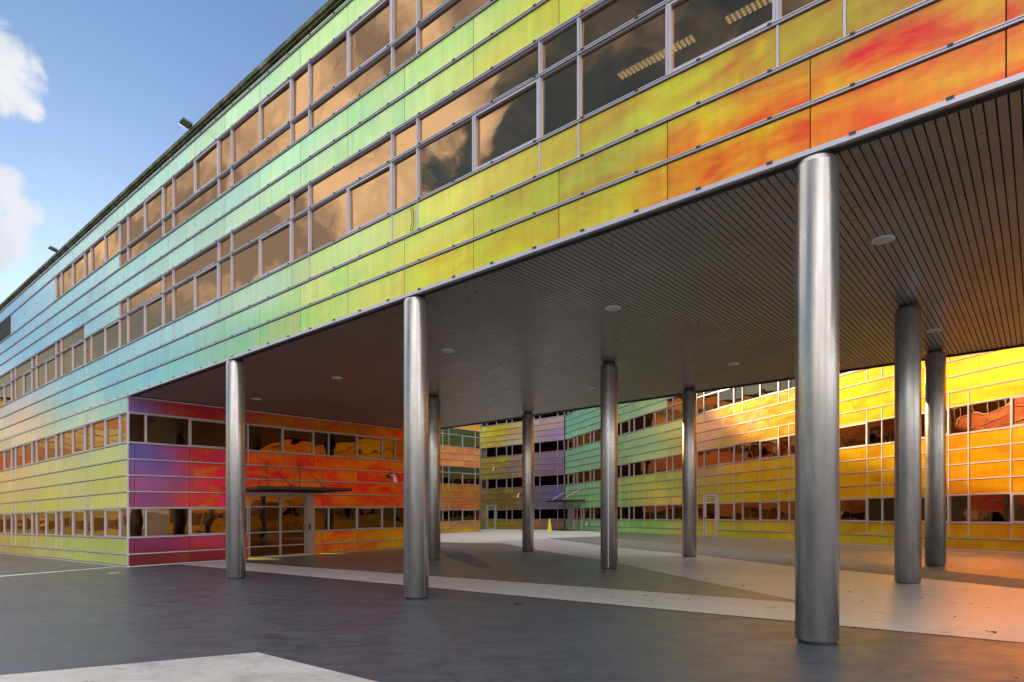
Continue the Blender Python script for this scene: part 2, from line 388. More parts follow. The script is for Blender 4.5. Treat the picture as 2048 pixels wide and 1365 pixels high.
# ==================================================================  WING A: the long wing that spans the passage
rootA = empty('office_wing', (C0[0], C0[1], zz(C0[0], 0)), 'long office wing raised on columns, its street face shading from teal to orange-red', 'office building')
tabA = film_table(FA, [
 (30, 640, 128, 182, 200), (100, 600, 150, 198, 205), (60, 720, 120, 185, 200), (150, 670, 135, 195, 200), (40, 850, 225, 200, 180), (30, 790, 200, 205, 205), (150, 800, 140, 200, 200),
 (230, 770, 130, 200, 200, .5), (350, 730, 130, 205, 180, .6), (300, 745, 125, 200, 200, .6), (480, 690, 140, 205, 150, .7), (560, 660, 165, 212, 110, .7), (650, 620, 185, 220, 80, .6), (750, 580, 215, 222, 70, .5), (870, 530, 235, 220, 40, .5),
 (1030, 480, 225, 205, 35, .55), (1200, 410, 208, 190, 50, .75), (1280, 390, 235, 170, 35, .9), (1400, 350, 250, 145, 20, .9), (1540, 300, 252, 155, 15, .9), (1660, 265, 250, 125, 30, .5), (1690, 225, 250, 140, 30, .3), (1720, 250, 248, 95, 25, .25), (1780, 190, 245, 130, 35, .4), (1800, 225, 245, 92, 30, .25), (1860, 180, 240, 125, 30, .6), (1950, 150, 228, 120, 30, 1),
 (700, 560, 190, 225, 100, .5), (870, 470, 222, 228, 75, .5), (1030, 420, 212, 210, 65, .6), (1200, 350, 196, 195, 70, .7), (1400, 280, 252, 170, 15, .9), (1550, 220, 252, 180, 12, .9), (1750, 110, 240, 145, 25, 1), (1950, 60, 215, 130, 40, 1),
 (900, 410, 238, 228, 95, .4), (1250, 290, 212, 205, 70, .6), (1450, 200, 228, 190, 55, .7), (1600, 100, 205, 155, 60, .9), (1750, 30, 180, 150, 55, 1), (700, 490, 222, 240, 135, .3), (520, 580, 195, 228, 180, .2), (380, 640, 180, 220, 205, .2), (300, 680, 170, 215, 210, .2),
 (1050, 100, 222, 232, 85, .5), (900, 90, 200, 238, 125, .5), (1100, 40, 228, 225, 70, .6), (750, 250, 185, 236, 155, .5), (600, 300, 180, 236, 175, .5), (450, 370, 165, 220, 195, .4), (300, 480, 155, 212, 200, .4), (150, 580, 150, 202, 205, .3),
 (650, 60, 195, 238, 145, .4), (500, 200, 178, 232, 170, .4), (300, 390, 160, 222, 190, .3), (150, 520, 160, 208, 200, .2),
 (30, 1010, 212, 192, 110), (30, 960, 215, 200, 140), (120, 960, 198, 205, 135), (220, 900, 188, 205, 130), (220, 960, 198, 204, 100), (150, 1100, 198, 204, 95, .4), (30, 1090, 205, 180, 80, .5), (220, 1110, 185, 198, 90, .4),
 (100, 1000, 212, 198, 90), (60, 900, 225, 205, 165), (245, 810, 150, 208, 170), (170, 840, 192, 215, 180), (100, 940, 205, 205, 140)], .92, .06)
NA = [-.68 + 3.6 * i for i in range(-14, 11)]
aL, aR = -46.0, 33.0
fA = Facade(rootA, FA, aL, aR, NA, -.315, tabA, glass_bronze, clips=True)
up = rowsof(5.73, 6.29, 6.86, 7.425, 8.44, 9.0, 9.565, 10.13, 10.69, 11.71, 12.27, 12.40)
def kA(x, j):
    if j == 2: return 'P' if -4.4 < x < -3.8 else 'N'
    if j == 3: return 'W'
    if j == 4: return 'G' if (x > -.8 or x < -7.5) else 'N'
    if j == 7: return 'G' if x > -.8 else 'P'
    if j == 8: return 'W' if x > -8 else 'N'
    return 'P'
fA.run(up, kA)
fA.rails([6.29, 6.86, 7.425, 8.44, 9.0, 9.565, 10.13, 10.69, 11.71, 12.27])
fAl = Facade(rootA, FA, aL, -.03, [x for x in NA if x < 0], -.315, tabA, glass_bronze, clips=False)
lo = rowsof(0.03, .43, .98, 1.985, 2.53, 3.08, 3.62, 4.17, 5.18, 5.73)
def kAl(x, j):
    if j in (2, 7): return 'W'
    if j == 1: return 'P' if -7 > x > -99 and False else ('N' if x < -7.5 else 'P')
    if j in (3, 8, 6): return 'N'
    return 'P'
fAl.run(lo, kAl)
fAl.rails([.43, .98, 1.985, 2.53, 3.08, 3.62, 4.17, 5.18])
# soffit edge trim, plinth, corner, coping
mb = MB(); mb.box(FA, aL, aR, -.05, .045, 5.70, 5.76)
cm = MB(); x = -.315 + .45 + .9 * math.ceil((aL) / .9)
while x < aR: cm.box(FA, x - .035, x + .035, .04, .058, 5.748, 5.775); x += .9
mb.merge(cm, 1); mb.build('soffit_edge_trim', [rail_m, clip_m], rootA)
mb = MB(); mb.box(FA, aL, .02, -.05, .03, .0, .035); mb.box(FB, .02, 13.2, -.05, .03, .0, .035); mb.build('plinth_rail', rail_m, rootA)
mb = MB(); mb.box(FA, -.03, .012, -.05, .012, .035, 5.70); mb.build('corner_post', rail_m, rootA)
mb = MB(); mb.box(FA, aL, aR, -.35, .05, 12.41, 12.47); mb.box(FA, aL, aR, -.3, .10, 12.47, 12.58); mb.build('roof_coping', coping, rootA)
# louvre on the upper left
mb = MB(); x = -15.35
while x > -21:
    mb.box(FA, x - .05, x, .014, .06, 10.73, 11.17); mb.box(FA, x - .05, x, .014, .06, 11.23, 11.68); x -= .26
mb.box(FA, -21, -15.2, .0135, .02, 10.73, 11.69)
# structure: slabs, core, roof, end and rear walls
mb2 = MB()
for (h0, h1) in ((5.80, 6.4), (9.12, 9.7), (11.95, 12.4)): mb2.box(FA, aL, aR, -13.1, -.2, h0, h1)
mb2.box(FA, aL, -.3, -13.1, -.2, 2.75, 3.3); mb2.box(FA, aL, -.3, -13.1, -.2, .05, .2)
mb2.build('floor_slab', inner_m, rootA)
mb3 = MB(); mb3.box(FA, aL, aR, -9, -5.5, 6.4, 9.12); mb3.box(FA, aL, aR, -9, -5.5, 9.7, 11.95); mb3.box(FA, aL, -4.0, -9, -5.5, .2, 2.75); mb3.box(FA, aL, -4.0, -9, -5.5, 3.3, 5.8)
for k in range(-6, 5):
    mb3.box(FA, k * 7.2 + 3.1, k * 7.2 + 3.2, -5.5, -.25, 6.4, 9.12); mb3.box(FA, k * 7.2 + 3.1, k * 7.2 + 3.2, -5.5, -.25, 9.7, 11.95)
mb3.build('partition_wall', inner_m, rootA)
lv = mb.build('louvre', steel_dark, rootA)
# soffit of narrow boards running across the passage
mb = MB(); x = .12
while x < aR - .1:
    mb.box(FA, x, x + .087, -13.28, -.052, 5.735, 5.765); x += .104
mb.box(FA, .1, aR, -13.28, -.052, 5.766, 5.80, 1)
mb.build('soffit', [soffit_m, gap_m], rootA)
# rear face of the span (seen in reflections and from the courtyard)
FR = Fr((C0[0] + DB[0] * 13.3, C0[1] + DB[1] * 13.3), (-DA[0], -DA[1]), (DB[0], DB[1]))
tabR = [(-30, 12, L(225, 90, 20), .5), (-20, 12, L(230, 60, 20), .5), (-8, 12, L(215, 45, 25), .5), (0, 20, L(220, 110, 25), .5), (-24, 25, L(235, 140, 30), .5), (10, 10, L(180, 60, 60), .5)]
fR = Facade(rootA, FR, -33, 14, [-33 + 3.6 * i for i in range(14)], -32, tabR, glass_court, cell=1.8)
fR.run(up, lambda x, j: {3: 'W', 8: 'W', 4: 'G', 7: 'N'}.get(j, 'P'))
fR.rails([5.74, 6.29, 6.86, 7.425, 8.44, 9.0, 9.565, 10.13, 10.69, 11.71, 12.27])
mb = MB(); mb.box(FR, -33, 14, -.3, .05, 12.41, 12.56); mb.build('roof_coping', coping, rootA)

# ---- wall B under the span
tabB = film_table(FB, [
 (300, 930, 95, 68, 150, .5), (265, 900, 88, 72, 160, .4), (350, 960, 120, 62, 130, .5), (300, 1000, 115, 52, 115, .5), (300, 1085, 110, 26, 90, .4), (300, 1115, 95, 8, 10, .2), (400, 1110, 110, 16, 10, .2), (420, 920, 175, 30, 35, .4), (420, 960, 215, 50, 20, .6), (400, 1000, 185, 50, 40, .6),
 (450, 940, 225, 35, 15, .5), (440, 1000, 215, 60, 25, .7), (520, 930, 240, 70, 15, .5), (560, 990, 235, 90, 15, .5), (650, 940, 235, 95, 15, .4), (700, 950, 235, 95, 15, .3), (780, 990, 235, 95, 10, .3), (640, 1075, 205, 95, 20, .5), (720, 1090, 205, 115, 20, .5), (790, 1080, 205, 150, 15, .4),
 (350, 810, 160, 50, 25, .3), (275, 815, 110, 85, 160, .3), (400, 830, 160, 50, 20, .3), (600, 850, 170, 100, 15, .4), (700, 870, 180, 105, 15, .4), (790, 870, 215, 100, 15, .4), (420, 1085, 165, 45, 60, .5)], 1.4, 0, .88)  # top row kept darker: the soffit's shade is in its colour
fB = Facade(rootA, FB, .02, 13.28, [-.17, 3.44, 7.03, 10.63], .2, tabB, glass_dark, cell=.3)
DOOR = (4.18, 7.03)
def skB(p0, p1, h0, h1):
    if h0 > 2.4 or p1 <= DOOR[0] + .02 or p0 >= DOOR[1] - .02: return None
    out = []
    if p0 < DOOR[0] - .04: out.append((p0, DOOR[0]))
    if p1 > DOOR[1] + .04: out.append((DOOR[1], p1))
    return out
fB.run(lo, lambda x, j: 'W' if j in (2, 7) else ('N' if j in (6,) and x > 3 and x < 7 else 'P'), skB)
fB.rails([.43, .98, 1.985, 2.53, 3.08, 3.62, 4.17, 5.18, 5.695], cuts=[(DOOR[0], DOOR[1], 0.1, 2.45)])
# end wall of the ground floor block behind wall B: closed rear
mb = MB(); mb.box(FR, -.2, 14, -.3, -.02, 0, 5.73); mb.build('rear_wall', inner_m, rootA)
# glazed entrance
d = MB(); gl = MB(); a0, a1 = DOOR
for (x0, x1) in ((a0, a0 + .07), ((a0 + a1) / 2 - .12, (a0 + a1) / 2 - .05), (a1 - .42, a1 - .36), (a1 - .34, a1)): d.box(FB, x0, x1, -.06, .03, .03, 2.5)
d.box(FB, a0 + .07, a1 - .34, -.06, .031, 2.42, 2.5)
for h in (.03, .43, .98, 1.985): d.box(FB, a0 + .07, (a0 + a1) / 2 - .12, -.05, .02, h, h + .05); d.box(FB, (a0 + a1) / 2 - .05, a1 - .42, -.05, .02, h, h + .05)
for (x0, x1) in ((a0 + .07, (a0 + a1) / 2 - .12), ((a0 + a1) / 2 - .05, a1 - .42)):
    gl.quad([FB(x0, -.03, .06), FB(x1, -.03, .06), FB(x1, -.03, 2.42), FB(x0, -.03, 2.42)], [(x0, 0), (x1, 0), (x1, 2.4), (x0, 2.4)])
dd = gl.build('entrance_door', glass_dark, rootA); d.build('door_frame', mat('bronze_door_frame', (.33, .29, .29), .45, .5), dd)
hm = MB(); hm.box(FB, a1 - .26, a1 - .17, .03, .06, 1.05, 1.28); hm.tube(FB(a1 - .52, .05, .95), FB(a1 - .52, .05, 1.25), .018); hm.box(FB, a1 - .535, a1 - .505, .0, .05, 1.08, 1.12); hm.build('door_handle', steel_dark, dd)
ex = MB(); ex.box(FB, a0 + 1.62, a0 + 2.0, -.25, -.22, 2.26, 2.38); o = ex.build('exit_sign', exit_m, dd)
# entrance canopy with tie rods
cn = MB(); c0, c1 = 3.55, 7.55
cn.box(FB, c0, c1, .06, 1.9, 2.66, 2.70); cn.box(FB, c0, c1, 1.9, 1.95, 2.62, 2.72)
for x in (c0 + .02, 4.9, 6.3, c1 - .06): cn.box(FB, x, x + .05, .06, 1.9, 2.60, 2.66)
cn.box(FB, c0, c1, .055, .12, 2.58, 2.655)
can = cn.build('entrance_canopy', steel_dark, rootA)
for x in (4.93, 6.33):
    r = MB(); r.tube(FB(x, .07, 3.75), FB(x, 1.85, 2.72), .013); r.tube(FB(x, .08, 2.70), FB(x, .08, 3.80), .016); r.tube(FB(x, .07, 3.72), FB(x - .9, .9, 2.7), .009); r.box(FB, x - .06, x + .06, .02, .1, 2.7, 2.82)
    r.box(FB, x - .05, x + .05, 1.72, 1.88, 2.7, 2.76)
    r.build('tie_rod', steel_dark, can)

# ==================================================================  courtyard buildings
PC = (-6.01, 52.9); FC = Fr(PC, DB, nB)
rootC = empty('courtyard_wing', (PC[0], PC[1], zz(PC[0], 0)), 'courtyard block with red and brown glazing left of the back wall, behind the columns', 'office building')
tabC = film_table(FC, [(920, 915, 205, 130, 75), (900, 940, 205, 115, 75), (920, 995, 175, 100, 40), (920, 1060, 185, 145, 15, .5), (900, 975, 165, 110, 20), (940, 850, 245, 170, 60), (920, 1010, 175, 90, 45), (920, 1050, 165, 115, 65), (900, 1020, 150, 100, 40)], 1.4)
NC = [-19.4, -15.8, -12.2, -8.6, -5.0, -1.4 - .0, 4.26 - 2 * 0]
fC = Facade(rootC, FC, -15.4, 4.88, [-16.4, -12.8, -9.2, -5.6, -2.0, .26, 4.26], 1.0, tabC, glass_court, cell=.9)
full = rowsof(*[h for h in HS if h != 11.20])
def kC(x, j): return {2: 'W', 7: 'W', 8: 'G', 12: 'W', 13: 'G', 17: 'W', 6: 'N', 3: 'N', 1: 'N'}.get(j, 'P')
fC.run(full, kC); fC.rails([.43, .98, 1.985, 2.53, 3.08, 3.62, 4.17, 5.18, 5.73, 6.29, 6.86, 7.425, 8.44, 9.0, 9.565, 10.13, 10.69, 11.71, 12.27])
mb = MB(); mb.box(FC, -15.4, 4.9, -11.8, -.8, .1, 12.4); mb.box(FC, 4.86, 4.9, -.8, 0, .1, 12.4); mb.build('inner_wall', gap_m, rootC)
mb = MB(); mb.box(FC, -15.4, 4.95, -12, .06, 12.42, 12.6); mb.build('roof', coping, rootC)
mb = MB(); mb.box(FC, -15.4, 4.9, -.02, .03, .0, .035); mb.build('plinth_rail', rail_m, rootC)

PD = (-3.35, 66.0); FD = Fr(PD, DA, nA)
rootD = empty('courtyard_end_wing', (PD[0], PD[1], zz(PD[0], 0)), 'office block closing the courtyard, cladding shading from yellow to violet', 'office building')
tabD = film_table(FD, [(990, 862, 225, 200, 45, .4), (968, 875, 225, 215, 80, .4), (1030, 885, 175, 155, 145, .5), (1100, 850, 155, 128, 145, .4), (1120, 870, 132, 112, 172, .4), (990, 893, 190, 160, 60, .6), (1030, 935, 135, 112, 125, .5), (1110, 920, 110, 92, 138, .4), (1110, 1000, 90, 78, 115, .5), (1120, 985, 85, 80, 150, .5),
 (1000, 1000, 120, 95, 45, .5), (965, 940, 150, 130, 55, .5), (990, 925, 165, 138, 45, .7), (990, 1045, 115, 112, 25, .4), (1110, 1045, 115, 80, 90, .5), (1020, 965, 140, 120, 30, .6), (1110, 960, 105, 80, 100, .5), (1010, 1055, 130, 115, 20, .4), (1060, 1055, 125, 95, 40, .5)], 1.9, 0, .87)
fD = Facade(rootD, FD, -14, 10.75, [-13.9, -10.4, -6.85, -3.34, .16, 3.67, 7.16, 10.0], .5, tabD, glass_dark, cell=.9)
DD = (.92, 2.25)
def skD(p0, p1, h0, h1):
    if h0 > 2.4 or p1 <= DD[0] + .02 or p0 >= DD[1] - .02: return None
    out = []
    if p0 < DD[0] - .04: out.append((p0, DD[0]))
    if p1 > DD[1] + .04: out.append((DD[1], p1))
    return out
fD.run(full, lambda x, j: {2: 'W', 7: 'W', 12: 'W', 17: 'W', 16: 'N', 18: 'P', 8: 'N', 13: 'N', 11: 'N', 6: 'N', 3: 'N', 1: 'N'}.get(j, 'P'), skD)
fD.rails([.43, .98, 1.985, 2.53, 3.08, 3.62, 4.17, 5.18, 5.73, 6.29, 6.86, 7.425, 8.44, 9.0, 9.565, 10.13, 10.69, 11.71, 12.27], cuts=[(DD[0], DD[1], .1, 2.5)])
mb = MB(); mb.box(FD, -14, 14, -12, -.8, .1, 12.4); mb.box(FD, -22, -14, 0, 12, .1, 20.4); mb.build('inner_wall', gap_m, rootD)  # second box is an unseen block, added to stop sun through the wing gap
mb = MB(); mb.box(FD, -14, 14, -12, .06, 12.42, 12.6); mb.box(FD, -22, 13.8, -11.8, -.35, 12.6, 22.5); mb.build('roof', coping, rootD)  # tall box above the roof is added, unseen, to shade the side wing
def side_door(fr, a0, a1, root, top=2.5, panes=((.08, .4), (.46, .96), (1.02, 1.95), (2.02, 2.4))):
    d = MB(); gl = MB(); pn = MB()
    d.box(fr, a0, a0 + .09, -.03, .05, .02, top); d.box(fr, a1 - .09, a1, -.03, .05, .02, top); d.box(fr, a0 + .09, a1 - .09, -.03, .05, top - .1, top)
    d.box(fr, a0 + .14, a0 + .24, -.03, .035, .03, top - .12); d.box(fr, a1 - .24, a1 - .14, -.03, .035, .03, top - .12)
    for h in (.03, .98, 1.985, top - .2): d.box(fr, a0 + .24, a1 - .24, -.03, .035, h, h + .07)
    o = d.build('side_door', door_m, root)
    gl.quad([fr(a0 + .24, 0, 1.05), fr(a1 - .24, 0, 1.05), fr(a1 - .24, 0, 1.985), fr(a0 + .24, 0, 1.985)], [(a0, 1), (a1, 1), (a1, 2), (a0, 2)]); gl.build('door_glass', glass_dark, o)
    return o, pn
def door_panels(fc, a0, a1, o, top=2.5):
    mb, bk = MB(), MB()
    for (h0, h1) in ((.08, .99), (2.03, top - .18)): fc.panel(mb, a0 + .22, a1 - .22, h0, h1, bk)
    mb.merge(bk, 1); mb.build('door_panel', [fc.film, gap_m], o)
    h = MB(); h.tube(fc.fr(a0 + .19, .08, .95), fc.fr(a0 + .19, .08, 1.2), .018); h.box(fc.fr, a0 + .17, a0 + .21, .03, .08, 1.04, 1.1); h.build('door_handle', steel_dark, o)
o, _ = side_door(FD, DD[0], DD[1], rootD); door_panels(fD, DD[0], DD[1], o)

PE = (4.92, 59.4); dE = (.2915, -.9565); nE = (-.9565, -.2915); FE = Fr(PE, dE, nE)
rootE = empty('courtyard_side_wing', (PE[0], PE[1], zz(PE[0], 0)), 'long courtyard block at right, cladding shading from mint green to golden yellow', 'office building')
tabE = film_table(FE, [
 (1140, 860, 140, 220, 185), (1180, 840, 150, 225, 190), (1180, 900, 145, 216, 180), (1180, 960, 150, 222, 165), (1190, 990, 150, 215, 140), (1300, 830, 170, 222, 170), (1300, 880, 160, 215, 165), (1300, 905, 160, 210, 150), (1280, 970, 190, 215, 110), (1320, 990, 195, 205, 95), (1300, 1060, 130, 190, 95), (1180, 1045, 130, 195, 140), (1260, 1045, 135, 190, 110),
 (1345, 860, 175, 205, 130, .5), (1345, 960, 165, 190, 80, .6), (1420, 860, 205, 165, 140, .3), (1420, 885, 190, 160, 130, .3), (1400, 940, 155, 150, 95, .4), (1420, 990, 160, 158, 60, .5), (1420, 1050, 165, 168, 50, .5), (1500, 845, 215, 160, 105, .4), (1500, 875, 200, 155, 70, .4), (1560, 820, 245, 180, 35, .4), (1560, 855, 235, 165, 30, .4),
 (1440, 895, 160, 150, 60, .4), (1500, 960, 175, 165, 20, .4), (1560, 940, 180, 165, 15, .4), (1560, 1000, 165, 152, 15, .4), (1490, 1000, 165, 160, 30, .5), (1480, 1075, 160, 165, 40, .5), (1580, 1080, 175, 160, 30, .4), (1480, 815, 245, 195, 30, .3),
 (1700, 750, 225, 215, 40, .5), (1700, 790, 215, 215, 20, .5), (1760, 790, 225, 195, 25, .4), (1700, 840, 215, 195, 40, .4), (1700, 905, 212, 178, 15, .3), (1700, 960, 200, 160, 10, .3), (1700, 1060, 180, 155, 15, .5), (1760, 900, 190, 160, 10, .4), (1700, 1085, 175, 160, 35, .5),
 (1900, 720, 235, 170, 20, .3), (1900, 780, 240, 190, 20, .25), (1960, 740, 250, 200, 40, .3), (2000, 700, 250, 200, 40, .3), (1960, 790, 250, 205, 40, .3), (1900, 880, 222, 160, 10, .25), (1960, 890, 228, 165, 12, .25), (2030, 950, 230, 160, 12, .25), (1960, 970, 220, 150, 8, .25), (1960, 1060, 195, 150, 12, .3), (2030, 1060, 200, 140, 20, .4), (1960, 1095, 190, 150, 20, .4), (2100, 900, 232, 165, 15, .3), (2100, 700, 250, 205, 40, .25), (2400, 900, 240, 175, 15, .25), (2400, 700, 250, 200, 25, .25)], 1.5)
NE = [-1.2, 2.4, 6.0, 9.55, 13.07, 18.4, 21.9, 25.5, 29.06, 34.4, 38.0, 41.6, 45.2, 48.8]
fE = Facade(rootE, FE, 0.05, 50, NE, 1.3, tabE, glass_court, cell=.6, film=film_gold)
DE = (22.62, 24.0)
def skE(p0, p1, h0, h1):
    for (q0, q1, top) in ((DE[0], DE[1], 2.4), (1.2, 4.4, 1.0)):
        if h0 > top or p1 <= q0 + .02 or p0 >= q1 - .02: continue
        if q0 == 1.2: continue
        out = []
        if p0 < q0 - .04: out.append((p0, q0))
        if p1 > q1 + .04: out.append((q1, p1))
        return out
    return None
def kE(x, j):
    return {1: 'V', 2: 'W', 3: 'V', 4: 'V', 5: 'V', 6: 'V', 7: 'W', 8: 'N', 11: 'N', 12: 'W', 13: 'N' if x < 17 else 'G', 16: 'N', 17: 'W', 18: 'N'}.get(j, 'P')
fE.run(full, kE, skE)
fE.rails([.43, .98, 1.985, 2.53, 3.08, 3.62, 4.17, 5.18, 5.73, 6.29, 6.86, 7.425, 8.44, 9.0, 9.565, 10.13, 10.69, 11.71, 12.27], cuts=[(DE[0], DE[1], .1, 2.5)])
mb = MB(); mb.box(FE, -8, 50, -12, -.8, .1, 12.4); mb.build('inner_wall', gap_m, rootE)
mb = MB(); mb.box(FE, 0, 50, -12, .06, 12.42, 12.6); mb.build('roof', coping, rootE)
mb = MB(); mb.box(FE, 0.05, DE[0], -.02, .03, .0, .035); mb.box(FE, DE[1], 50, -.02, .03, .0, .035); mb.build('plinth_rail', rail_m, rootE)
o, _ = side_door(FE, DE[0], DE[1], rootE); door_panels(fE, DE[0], DE[1], o)
# canopy and entrance of the side wing (far corner)
cn = MB(); cn.box(FE, .5, 5.0, .05, 1.9, 2.62, 2.70); cn.box(FE, .5, 5.0, 1.9, 1.96, 2.58, 2.74)
for x in (.6, 2.3, 4.9): cn.box(FE, x - .03, x + .03, .05, 1.9, 2.56, 2.62)
can = cn.build('entrance_canopy', steel_dark, rootE)
for x in (1.4, 4.2):
    r = MB(); r.tube(FE(x, .04, 3.7), FE(x, 1.85, 2.72), .02); r.build('tie_rod', rail_m, can)
dm = MB()
dm.box(FE, 1.25, 2.35, .03, .1, .03, 2.56); dm.box(FE, 2.5, 2.58, .03, .12, .03, 2.56); dm.box(FE, 4.15, 4.22, .03, .1, .03, 2.56)
dd = dm.build('entrance_door', door_m, rootE); h = MB(); h.box(FE, 2.44, 2.49, .1, .16, .95, 1.2); h.build('door_handle', steel_dark, dd)
# wing on the far left, only ever seen mirrored in the windows
FF = Fr((C0[0] - DA[0] * 46, C0[1] - DA[1] * 46), (-DB[0], -DB[1]), nB)
rootF = empty('street_side_wing', (FF.p[0], FF.p[1], zz(FF.p[0], 0)), 'orange and lime clad office block, seen only mirrored in the street windows', 'office building')
tabF = [(2, 6, L(190, 185, 90), .5), (10, 6, L(170, 175, 60), .5), (20, 8, L(230, 215, 130), .5), (4, 13, L(235, 130, 50), .5), (14, 13, L(200, 200, 80), .5), (24, 13, L(225, 215, 140), .5), (4, 25, L(230, 215, 170), .3), (14, 25, L(225, 220, 180), .3), (28, 25, L(225, 225, 190), .3)]
fF = Facade(rootF, FF, 0, 34, [3.6 * i for i in range(10)], 0, tabF, glass_court, cell=1.8)
fF.run(full, lambda x, j: {2: 'W', 7: 'W', 12: 'W', 17: 'W'}.get(j, 'P'))
fF.rails([.43, .98, 1.985, 2.53, 3.08, 3.62, 4.17, 5.18, 5.73, 6.86, 7.425, 8.44, 9.565, 10.69, 11.71])
mb = MB(); mb.box(FF, 0, 34, -12, -.8, .1, 12.4); mb.box(FF, 0, 34, -12, .06, 12.42, 12.6); mb.build('inner_wall', gap_m, rootF)

# ==================================================================  columns
def lathe(prof, n=72):
    mb = MB()
    for i in range(len(prof) - 1):
        (r0, z0), (r1, z1) = prof[i], prof[i + 1]
        for k in range(n):
            a, c = 2 * math.pi * k / n, 2 * math.pi * (k + 1) / n
            mb.quad([(r0 * math.cos(a), r0 * math.sin(a), z0), (r0 * math.cos(c), r0 * math.sin(c), z0), (r1 * math.cos(c), r1 * math.sin(c), z1), (r1 * math.cos(a), r1 * math.sin(a), z1)])
    return mb
CR = .237
proto = bpy.data.objects.new('column', None); COL.objects.link(proto)
lathe([(CR - .012, .03), (CR, .04), (CR, 5.60), (CR - .02, 5.655), (0.001, 5.66)]).build('shaft', col_m, proto)
sh = proto.children[0]; 
for p in sh.data.polygons: p.use_smooth = abs(p.normal.z) < .2
lathe([(CR - .035, .0), (CR - .035, .03), (0.001, .031)], 48).build('base_gap', black_m, proto)
lathe([(.001, 5.66), (CR - .07, 5.661), (CR - .07, 5.74)], 48).build('neck', black_m, proto)
sm = MB()
ang = math.radians(-42)
for (dr, da) in ((.0015, .016),):
    for z0, z1 in ((.045, 5.59),):
        P = [((CR + dr) * math.cos(ang + q), (CR + dr) * math.sin(ang + q), z) for z in (z0, z1) for q in (-da, da)]
        sm.quad([P[0], P[1], P[3], P[2]])
sm.build('seam', mat('column_weld_seam', (.62, .58, .58), .3, .9), proto)
cols = [
 (21.32, .14, 'nearest and tallest-looking brushed metal column, in the front row at the right'),
 (14.25, .13, 'brushed metal column in the middle of the front row, carrying the street face'),
 (7.20, .12, 'brushed metal column in front of the red wall and glazed entrance'),
 (21.25, 7.33, 'dark metal column in the middle row, left one of the pair at far right'),
 (14.14, 7.31, 'metal column in the middle row with its foot beside the pale paving, before the mint wall'),
 (7.11, 7.22, 'metal column half hidden behind the middle front column'),
 (21.20, 12.26, 'metal column in the rear row, right one of the pair at far right'),
 (14.17, 12.49, 'slim-looking rear column in front of the mint to yellow courtyard wall'),
 (7.15, 12.47, 'rearmost slim-looking column in front of the yellow to violet courtyard wall')]
for i, (a, d_, lab) in enumerate(cols):
    p = FA(a, -d_, 0)
    if i == 0: o = proto
    else:
        o = proto.copy(); COL.objects.link(o)
        for ch in proto.children:
            c = ch.copy(); COL.objects.link(c); c.parent = o
    o.location = p; o.rotation_euler = (0, 0, i * .05 if i < 3 else i * 1.3)
    tag(o, lab, 'column', 'columns carrying the raised wing')

# ==================================================================  small things
# round soffit lights
spots = [((1766, 480), 'nearest round soffit light, right of the big front column'), ((1226, 617), 'round soffit light above the middle metal column'),
 ((896, 702), 'round soffit light just right of the middle front column top'), ((674, 757), 'round soffit light between the two left front columns'),
 ((513, 799), 'round soffit light beside the left front column, near the red wall'), ((1467, 729), 'round soffit light left of the big front column, near the soffit rear edge'),
 ((1867, 662), 'round soffit light above the right pair of columns'), ((1180, 777), 'round soffit light left of the middle row column'), ((963, 811), 'round soffit light near the rear edge, left of the rearmost column')]
for i, ((u, v), lab) in enumerate(spots):
    Y = (5.73 - EYE) * F_PX / (vh(u) - v); X = (u - 1024) / F_PX * Y
    if i == 0:
        pl = bpy.data.objects.new('ceiling_light', None); COL.objects.link(pl)
        lathe([(.16, .0), (.165, -.012), (.125, -.022), (.12, -.006)], 40).build('trim_ring', white_m, pl, smooth=True)
        lathe([(.121, -.008), (.08, -.03), (.001, -.036)], 40).build('lens', lens_m, pl, smooth=True)
        o = pl
    else:
        o = pl.copy(); COL.objects.link(o)
        for ch in pl.children:
            c = ch.copy(); COL.objects.link(c); c.parent = o
    o.location = (X, Y, zz(X, 5.735)); tag(o, lab, 'ceiling light', 'round lights in the soffit')
# strip lights seen through the upper windows
for (x0, x1, lab) in ((17.85, 19.2, 'lit strip light seen through the large window left of the frame post'), (19.7, 21.05, 'lit strip light seen through the window at the top edge of the photo')):
    e_ = empty('strip_light', FA((x0 + x1) / 2, -1.5, 8.95), lab, 'strip light', 'strip lights inside the office')
    hb = MB(); hb.box(FA, x0, x1, -1.59, -1.41, 8.98, 9.06); hb.build('housing', white_m, e_)
    for oo in (-1.56, -1.5, -1.44):
        tb_ = MB(); x = x0 + .02
        while x < x1 - .05: tb_.box(FA, x, x + .04, oo - .009, oo + .009, 8.95, 8.972); x += .075
        tb_.build('tube', tube_m, e_)
# floodlights on the roof edge
for (u, lab) in ((388, 'grey floodlight standing out from the roof edge, nearer one'), (119, 'grey floodlight standing out from the roof edge, farther one')):
    a, _h = wall_hit(FA, u, 300)
    e_ = empty('floodlight', FA(a, .05, 12.5), lab, 'floodlight', 'floodlights along the roof edge')
    hb = MB()
    P = [FA(a + x, o_, 12.63 + z) for x in (-.16, .16) for (o_, z) in ((.10, -.03), (.36, .04), (.36, .09), (.10, .04))]
    for q in ((0, 1, 2, 3), (7, 6, 5, 4), (0, 4, 5, 1), (1, 5, 6, 2), (2, 6, 7, 3), (3, 7, 4, 0)): hb.quad([P[k] for k in q])
    hb.build('lamp_head', mat('grey_lamp_head', (.14, .15, .16), .4, .3), e_, bevel=.01)
    br = MB(); br.box(FA, a - .04, a + .04, .06, .12, 12.45, 12.66); br.box(FA, a - .04, a + .04, -.1, .12, 12.585, 12.62); br.build('bracket', steel_dark, e_)
